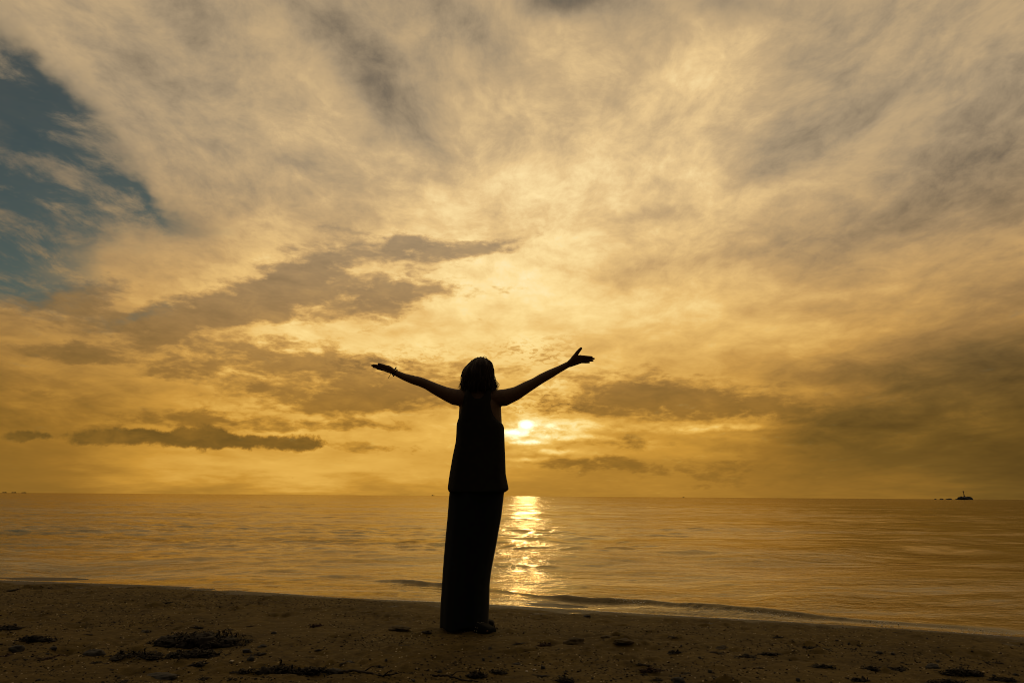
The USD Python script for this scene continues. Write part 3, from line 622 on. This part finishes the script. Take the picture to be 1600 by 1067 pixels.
def boat(px, py, dist, length, label, cab=True, rz=0.0):
    t = thing('fishing_boat', far_at(px, py, dist), rz, label=label, category='boat'); p = str(t.GetPath())
    st = []
    for u in np.linspace(0, 1, 11):
        w = .17 * length * math.sin(math.pi * min(1, .22 + .78 * (1 - u)) * .5) ** .8 * (1 if u < .8 else 1 - ((u - .8) / .2) ** 2 * .97); s = .16 * length * (.55 + .55 * (2 * u - .8) ** 2)
        st.append([[(u - .5) * length, -w, s], [(u - .5) * length, -w * .55, -.15], [(u - .5) * length, w * .55, -.15], [(u - .5) * length, w, s]])
    st = np.array(st); f = grid_faces(11, 4); deck = np.array([[4 * i, 4 * i + 3, 4 * i + 7, 4 * i + 4] for i in range(10)]); ends = np.array([[0, 1, 2, 3], [43, 42, 41, 40]])
    mesh('hull', (st.reshape(-1, 3), np.vstack([f, deck, ends])), HULL, p, 30)
    mesh('cabin', trimesh.creation.box([.26 * length, .17 * length, .17 * length]).apply_translation([-.14 * length, 0, .19 * length]), HULL, p)
    mesh('cabin_roof', trimesh.creation.box([.32 * length, .21 * length, .025 * length]).apply_translation([-.14 * length, 0, .29 * length]), HULL, p)
    mesh('mast', tube([[.12 * length, 0, .1 * length], [.12 * length, 0, .42 * length]], .012 * length, 6), HULL, p)
    return t
boat(1068, 775.5, 2600, 8.5, 'tiny dark boat on the horizon between the woman and the beacon', rz=15)
boat(676.5, 773.8, 3000, 12.5, 'tiny dark boat on the horizon left of the woman', rz=-8)
for i, (a, b, h, lab) in enumerate([(2.5, 11, 4.4, 'leftmost low islet on the horizon, at the picture edge'), (17, 26, 4.8, 'middle one of three low islets at the left end of the horizon'), (33, 41.5, 4.6, 'low islet nearest the woman of three at the left end of the horizon')]):
    D2 = 4200.0
    t = thing('low_islet', far_at((a + b) / 2, 769.5, D2), label=lab, category='islet'); p = str(t.GetPath())
    mesh('shore_rock', rock_mesh(hspan(a, b, D2), 22, h * .45, 40 + i, 3), ROCK, p, 30)
    mesh('scrub', cat([rock_mesh(rng.uniform(6, 11), 8, h * rng.uniform(.6, 1.0), 50 + 5 * i + k, 2).apply_translation([(k - 1.5) * hspan(a, b, D2) * .2, 0, .5]) for k in range(4)]), LEAF, p, 30)

# ------------------------------------------------------------------ what the tide left on the sand
WEED = plain('dark_seaweed', (.008, .0052, .0028), 0.75, .4, 60, .15, trans=.12)
WEEDR = plain('reddish_seaweed', (.030, .012, .005), 0.75, .4, 60, .15, trans=.12)
STONE = plain('dark_beach_stone', (.022, .020, .016), 0.8, .35, 45, .2, bump=.002, bscale=160)
PALE = plain('pale_shell', (.30, .25, .17), 0.5, .2, 60, .4)
CLOD = plain('damp_sand_clod', (.044, .030, .011), 0.9, .35, 60, .15, bump=.004, bscale=150)
TWIG = plain('wet_driftwood', (.016, .011, .007), 0.8, .35, 50, .15)
def pxw(px, py, w):                                           # metres spanned by w pixels lying there
    q = on_sand(px, py); dist = np.dot(q - CAM, fwd); return w * dist / 1066.7
def ribbon(p, d, ln, w, r, lift):
    """one blade of weed: a narrow, curling strip with a little thickness"""
    pts, q = [], np.array(p, float); d = unit(d); up_ = lift
    for j in range(7):
        pts.append(q.copy()); d = unit(d + np.array([r.gauss(0, .35), r.gauss(0, .35), up_ + r.gauss(0, .30)])); up_ -= .22
        q = q + d * ln / 6; q[2] = max(q[2], .001)
    pts = np.array(pts); t = np.gradient(pts, axis=0); s = np.cross(t, [0, 0, 1.0]); s /= np.linalg.norm(s, axis=1, keepdims=True) + 1e-9
    ww = w * np.array([.5, .9, 1, 1, .9, .7, .25])[:, None] * (1 + .3 * np.sin(np.arange(7) * 2.1 + r.uniform(0, 6)))[:, None]
    n = np.cross(s, t); n /= np.linalg.norm(n, axis=1, keepdims=True) + 1e-9
    a, b, c, e = pts - s * ww / 2, pts + s * ww / 2, pts + s * ww / 2 + n * w * .18, pts - s * ww / 2 + n * w * .18
    V = np.stack([a, b, c, e], 1).reshape(-1, 3); f = []
    for i in range(6):
        for k in range(4): f.append([i * 4 + k, i * 4 + (k + 1) % 4, i * 4 + 4 + (k + 1) % 4, i * 4 + 4 + k])
    f += [[3, 2, 1, 0], [24, 25, 26, 27]]
    f = np.array(f); return trimesh.Trimesh(V, np.vstack([f[:, [0, 1, 2]], f[:, [0, 2, 3]]]), process=False)
def weed(w, dpt, h, seed, dens=1.0, blade=.010):
    """a heap of matted weed: core and curling blades, returned apart"""
    r = random.Random(seed); core, fr = [], []
    n = max(3, int(w / .05))
    for k in range(n):
        cx = ((k + .5) / n - .5) * .8 * w + r.uniform(-.04, .04) * w; s = 1 - (abs(cx) / (.55 * w)) ** 2
        m = rock_mesh(max(1.5 * w / n, r.uniform(.14, .26) * w) + .02, dpt * r.uniform(.5, .95), max(.006, h * s * r.uniform(.45, .85)), seed * 7 + k, 3)
        v = m.vertices; m.vertices = v + m.vertex_normals * (value(v * 55, seed + k) * min(.014, h * .5))[:, None]
        core.append(m.apply_translation([cx, r.uniform(-.25, .25) * dpt, -.004]))
    for k in range(int((60 + 700 * w) * dens)):
        cx = max(-.5, min(.5, r.gauss(0, .27))) * w; s = max(.05, 1 - (abs(cx) / (.55 * w)) ** 2)
        a = r.uniform(0, 6.28)
        fr.append(ribbon([cx, r.gauss(0, .25) * dpt, h * s * r.uniform(.05, .6)], [math.cos(a), math.sin(a), r.uniform(-.3, .28)], r.uniform(.02, .06) * min(1, .45 + 2 * w), blade * r.uniform(.35, 1.0), r, r.uniform(-.1, .22)))
    return cat(core), cat(fr)
def place_weed(px, py, wpx, hpx, label, seed, mat=None, dens=1.0, dpx=None, group=None, name='seaweed_clump'):
    mat = mat or WEED; q = on_sand(px, py); w = pxw(px, py, wpx); h = pxw(px, py, hpx) * .55
    core, fr = weed(w, max(.05, w * .5 if dpx is None else dpx), h, seed, dens)
    t = thing(name, q, label=label, category='seaweed', group=group); p = str(t.GetPath())
    mesh('matted_mass', core, mat, p, True); mesh('fronds', fr, mat, p, 40)
def place_stone(px, py, wpx, hpx, label, seed, mat=None, group=None, name='stone', category='stone'):
    q = on_sand(px, py); w = pxw(px, py, wpx); h = pxw(px, py, hpx) * (.6 if name == 'sand_clod' else .8)
    m = rock_mesh(w, w * .8, h, seed, 3 if w > .03 else 2, .35)
    t = mesh(name, m, mat or STONE, smooth=True, label=label, category=category, group=group)
    UsdGeom.Xformable(t).AddTranslateOp().Set(Gf.Vec3d(*map(float, q + [0, 0, -.15 * h])))
big = [  # px, py of the base, width, height, label
    (58, 1001, 55, 15, 'dark domed heap of seaweed at the left edge, above the rounded stone', WEED, 1.0),
    (312, 1003, 150, 24, 'largest heap of dark seaweed, long and ragged, on the sand left of the woman', WEED, 1.5),
    (305, 1027, 90, 20, 'second largest seaweed heap, lying just nearer than the largest heap', WEED, 1.3),
    (216, 1024, 82, 6, 'thin trail of seaweed reaching left from the second largest heap', WEED, .8),
    (313, 1039, 32, 11, 'small pointed tuft of seaweed just nearer than the second largest heap', WEED, 1.0),
    (435, 1041, 64, 11, 'long low strip of seaweed between the second largest heap and the twig', WEED, .9),
    (492, 1050, 58, 12, 'seaweed clump with a bulging right end, beside the left end of the long twig', WEED, 1.0),
    (745, 1055, 27, 17, 'upright tuft of seaweed on the sand nearer than the woman', WEED, 1.1),
    (15, 980, 34, 6, 'flat patch of seaweed at the left picture edge, highest up the beach there', WEED, .8),
    (15, 1023, 32, 6, 'flat patch of seaweed at the left picture edge under the rounded stone', WEEDR, .8),
    (90, 1026, 44, 5, 'thin reddish strand of weed left of the dark flat-topped stone', WEEDR, .6),
    (384, 1050, 28, 7, 'small flat tuft of weed left of the clump with a bulging end', WEED, .8),
    (495, 977, 17, 6, 'small reddish tuft of weed between the largest heap and the woman', WEEDR, .8),
    (1203, 1022, 27, 8, 'dark weed tuft with an upturned right tip, right of the woman', WEED, .9),
    (1167, 1026, 26, 6, 'low weed tuft left of the one with an upturned tip', WEED, .8),
    (1272, 1014, 36, 9, 'dark mat of weed standing alone in the middle of the right-hand sand', WEED, .9),
    (1216, 996, 16, 4, 'small weed scrap closest to the water on the right-hand sand', WEED, .7),
    (1397, 1046, 46, 7, 'long dark strip of weed left of the rounded stone on the right', WEED, .8),
    (1504, 1052, 60, 11, 'broad mat of weed right of the rounded stone on the right', WEED, 1.0),
    (1568, 1062, 38, 9, 'weed clump in the lower right corner of the beach', WEED, 1.0),
    (1479, 1067, 52, 8, 'ragged weed at the very bottom of the picture on the right', WEED, 1.0),
    (1341, 1062, 26, 6, 'small weed clump at the bottom, left of the ragged one', WEED, .8),
    (1359, 1044, 20, 6, 'small weed tuft left of the long dark strip on the right', WEED, .8),
    (883, 1063, 22, 12, 'dark tuft of weed at the bottom edge, right of the upright tuft', WEED, 1.0),
    (852, 1008, 24, 6, 'reddish weed patch beside the domed clod right of the woman', WEEDR, .8),
    (1055, 1020, 20, 5, 'weed scrap below the low sand hump right of the domed clod', WEED, .7),
    (779, 1050, 22, 7, 'low weed tuft just right of the upright tuft', WEED, .8),
    (1285, 1041, 30, 5, 'flat weed below the lone dark mat on the right-hand sand', WEED, .7),
    (1015, 1046, 28, 6, 'flat weed patch in the foreground below the domed clod', WEEDR, .7)]
for i, (px, py, w, h, lab, mat, de) in enumerate(big): place_weed(px, py, w, h * (1.6 if w > 50 else 1.0), lab, 100 + i, mat, de)
stones = [
    (26, 1017, 23, 13, 'rounded dark stone at the left edge under the domed seaweed heap', STONE),
    (148, 1021, 34, 11, 'dark flat-topped stone lying alone left of the seaweed heaps', STONE),
    (83, 1013, 13, 6, 'small grey stone between the rounded stone and the flat-topped stone', STONE),
    (386, 1018, 17, 7, 'grey block of stone right of the largest seaweed heap', STONE),
    (392, 1031, 13, 10, 'upright brown stone below the grey block', STONE),
    (250, 1057, 50, 9, 'broad flat slab of stone at the bottom left foreground', STONE),
    (428, 989, 9, 5, 'little stone just beyond the right end of the largest heap', STONE),
    (410, 1010, 17, 6, 'low stone right of the largest heap, beyond the grey block', STONE),
    (523, 1049, 30, 11, 'smooth dark stone at the left end of the long twig', STONE),
    (545, 1035, 20, 6, 'low pair-sized stone above the left end of the long twig', STONE),
    (687, 1050, 9, 6, 'small stone between the long twig and the upright weed tuft', STONE),
    (1457, 1043, 22, 9, 'rounded dark stone on the right-hand sand between two weed mats', STONE),
    (1060, 1064, 24, 10, 'dark stone cut by the bottom edge, right of the middle', STONE),
    (1374, 1020, 12, 5, 'small dark stone alone on the sand right of the lone mat', STONE),
    (917, 963, 13, 5, 'small dark stone near the waterline right of the woman', STONE),
    (807, 1036, 13, 4, 'small grey stone on the sand nearer than the woman', STONE)]
for i, (px, py, w, h, lab, mat) in enumerate(stones): place_stone(px, py, w, h, lab, 200 + i, mat)
for i, (px, py, w, h, lab) in enumerate([(897, 1003, 34, 15, 'domed clod of dark sand right of the woman'), (974, 1003, 33, 9, 'low lumpy clod of sand right of the domed clod'), (950, 994, 27, 7, 'small clod of sand behind the low lumpy one'), (624, 984, 36, 7, 'low clod of sand just left of the skirt hem')]):
    place_stone(px, py, w, h, lab, 230 + i, CLOD, name='sand_clod', category='sand clod')
for i, (px, py, w, lab) in enumerate([(362, 1034, 11, 'pale shell on the sand right of the second largest heap'), (823, 1049, 8, 'pale shell in the foreground right of the upright weed tuft'), (835, 1046, 7, 'paler shell of two side by side in the foreground'), (963, 963, 6, 'pale shell near the waterline right of the woman')]):
    q = on_sand(px, py); r = pxw(px, py, w) / 2
    t_, s_ = np.meshgrid(np.linspace(-1.15, 1.15, 13), np.linspace(0.02, 1, 8)); rib = 1 + .05 * np.cos(t_ * 22)
    vv = np.stack([s_ * np.sin(t_) * rib, s_ * np.cos(t_) * rib - .5, .42 * np.sin(np.pi * np.clip(s_, 0, 1)) ** .8 * np.cos(t_ * .9)], -1).reshape(-1, 3) * r
    ff = grid_faces(8, 13); sh = (np.vstack([vv, vv - [0, 0, r * .08]]), np.vstack([ff, ff[:, ::-1] + len(vv)]))
    t = mesh('shell', sh, PALE, smooth=True, label=lab, category='shell'); UsdGeom.Xformable(t).AddTranslateOp().Set(Gf.Vec3d(*map(float, q + [0, 0, .002]))); UsdGeom.Xformable(t).AddRotateZOp().Set(float(40 + 77 * i))
def twig(pxs, r0_, lab, forks=()):
    pts = []
    for k, (px, py) in enumerate(pxs):
        q = on_sand(px, py); q[2] += .008 + .006 * math.sin(k * 1.9); pts.append(q)
    pts = np.array(pts); o = pts[0].copy(); pts -= o
    t = thing('twig', o, label=lab, category='twig'); p = str(t.GetPath())
    fine_ = np.stack([np.interp(np.linspace(0, 1, 24), np.linspace(0, 1, len(pts)), pts[:, k]) for k in range(3)], 1); fine_ += np.random.default_rng(len(pxs)).normal(0, .0015, fine_.shape)
    mesh('stem', tube(fine_, np.linspace(r0_, r0_ * .5, 24), 7), TWIG, p, True)
    for k, (i, dx, dy, dz) in enumerate(forks): mesh('side_branch', tube([fine_[i], fine_[i] + [dx * .5, dy * .5, dz * .4 + .01], fine_[i] + [dx, dy, dz]], [r0_ * .55, r0_ * .4, r0_ * .25], 6), TWIG, p, True)
twig([(530, 1048), (552, 1050), (575, 1051), (600, 1054), (622, 1056)], .006, 'long dark twig lying across the foreground left of the middle', [(10, .06, .03, .02), (17, .05, -.03, .03)])
twig([(676, 1058), (700, 1060), (722, 1063), (748, 1066)], .005, 'dark forked twig at the bottom edge below the upright weed tuft', [(9, .05, .04, .015)])

# ---- single pebbles and scraps, and the grit between them
pebs = [rock_mesh(.02, .016, .009, 300 + k, 2) for k in range(5)]
scraps = []
for k in range(4):
    c_, f_ = weed(.07, .05, .014, 320 + k, .35, .008); scraps.append((c_, f_))
def class_of(name, parts):
    c = stage.CreateClassPrim(f'/World/{name}')
    for n, m, mat in parts: mesh(n, m, mat, str(c.GetPath()), True)
    return c
peb_c = [class_of(f'pebble_kind_{"abcde"[k]}', [('stone', pebs[k], STONE)]) for k in range(5)]
scr_c = [class_of(f'weed_scrap_kind_{"abcd"[k]}', [('matted_mass', scraps[k][0], WEED), ('fronds', scraps[k][1], WEED)]) for k in range(4)]
def copy(name, cls, q, rz, sc, **t):
    x = thing(name, q, rz, sc, **t); x.GetReferences().AddInternalReference(cls.GetPath()); x.SetInstanceable(True)
dr = random.Random(77)
def spot():
    while True:
        px, py = dr.uniform(-10, 1610), 906 + (dr.random() ** .8) * 160
        q = on_sand(px, py)
        if inland(q[0], q[1]) > .32 and not (670 < px < 790 and py < 1000): return px, py, q
for k in range(80):
    px, py, q = spot(); s = dr.choice([.5, .6, .7, .8, .9, 1.1, 1.4]) * .9
    copy('pebble', peb_c[k % 5], q + [0, 0, -.001], dr.uniform(0, 360), (s, s * dr.uniform(.8, 1.2), s * dr.uniform(.7, 1.2)), label='small dark pebble lying singly on the sand', category='pebble', group='pebbles strewn over the beach')
for k in range(60):
    px, py, q = spot(); s = dr.choice([.3, .35, .4, .5, .5, .6, .8])
    copy('weed_scrap', scr_c[k % 4], q, dr.uniform(0, 360), (s * dr.uniform(.9, 2.2), s * 1.1, s * dr.uniform(.45, .9)), label='small scrap of dark seaweed lying on the sand', category='seaweed scrap', group='scraps of seaweed strewn over the beach')
def grit(n, rmin, rmax, seed, clump):
    r = np.random.default_rng(seed); base_ = trimesh.creation.icosphere(0, 1.0); bv, bf = base_.vertices, base_.faces
    x = r.uniform(-4.6, 4.2, n * 4); y = r.uniform(2.8, 7.4, n * 4)
    keep_ = (inland(x, y) > .22) & (meshkit.fbm(np.stack([x * 1.3, y * 2.2, 0 * x + clump], -1), 3, 5) > r.uniform(.28, .66, n * 4)); x, y = x[keep_][:n], y[keep_][:n]
    z = sand_z(x, y); s = r.uniform(rmin, rmax, (len(x), 1, 1)) * r.uniform(.6, 1.5, (len(x), 1, 3)) * np.array([1, 1, .6])
    V = bv[None] * s * r.uniform(.7, 1.3, (len(x), len(bv), 1)) + np.stack([x, y, z], -1)[:, None]
    return V.reshape(-1, 3), (bf[None] + (np.arange(len(x)) * len(bv))[:, None, None]).reshape(-1, 3)
mesh('dark_grit', grit(14000, .0018, .0062, 3, 1.0), WEED, smooth=False, label='fine dark grit and weed crumbs scattered over the sand', category='grit', kind='stuff')
mesh('shell_grit', grit(700, .0010, .0026, 4, 9.0), PALE, smooth=False, label='pale shell crumbs scattered over the sand', category='grit', kind='stuff')

# ---- foam and bubbles where the ripple breaks
FOAM = plain('sea_foam', (.55, .53, .47), 0.35, .05, 60, .5)
fr_ = np.random.default_rng(9); n = 2300
x = fr_.uniform(.85, 4.6, n); cy_, ca_ = crest(x)
y = cy_ - np.abs(fr_.normal(.06, .06, n)); ok = fr_.random(n) < np.clip(meshkit.noise(np.stack([x * 5, 0 * x, 0 * x], -1), 63) * 1.6 - .4, .05, 1)
x, y, ca_ = x[ok], y[ok], ca_[ok]
z = .004 + .032 * ca_ * np.exp(-((y - crest(x)[0] + .05) / .07) ** 2) * fr_.uniform(.5, 1.15, len(x)) + np.maximum(beach_z(x, y), 0)
b_ = trimesh.creation.icosphere(0, 1.0); s = fr_.uniform(.0012, .0036, (len(x), 1, 1)) * np.array([1.5, 1.0, .7])
FV = (b_.vertices[None] * s + np.stack([x, y, z], -1)[:, None]).reshape(-1, 3); FF = (b_.faces[None] + (np.arange(len(x)) * len(b_.vertices))[:, None, None]).reshape(-1, 3)
mesh('foam', (FV, FF), FOAM, smooth=True, label='foam bubbles along the small breaking ripple on the right', category='foam', kind='stuff')

n = 3400                                                       # a thin broken lace of bubbles where the wash ends
x = fr_.uniform(-5.4, 4.4, n); y = shore_y(x) - .055 - np.abs(fr_.normal(0, .022, n)) + .05 * value(np.stack([x * 1.1, shore_y(x) * 1.1, 0 * x], -1), 3)
ok = fr_.random(n) < np.clip(meshkit.fbm(np.stack([x * 2.6, 0 * x, 0 * x], -1), 3, 91) * 2.4 - .85, .02, 1); x, y = x[ok], y[ok]
z = np.maximum(sand_z(x, y), 0) + .001
s = fr_.uniform(.0012, .0030, (len(x), 1, 1)) * np.array([1.8, 1.2, .6])
FV = (b_.vertices[None] * s + np.stack([x, y, z], -1)[:, None]).reshape(-1, 3); FF = (b_.faces[None] + (np.arange(len(x)) * len(b_.vertices))[:, None, None]).reshape(-1, 3)
mesh('wash_foam', (FV, FF), FOAM, smooth=True, label='thin broken line of foam at the edge of the wash on the sand', category='foam', kind='stuff')
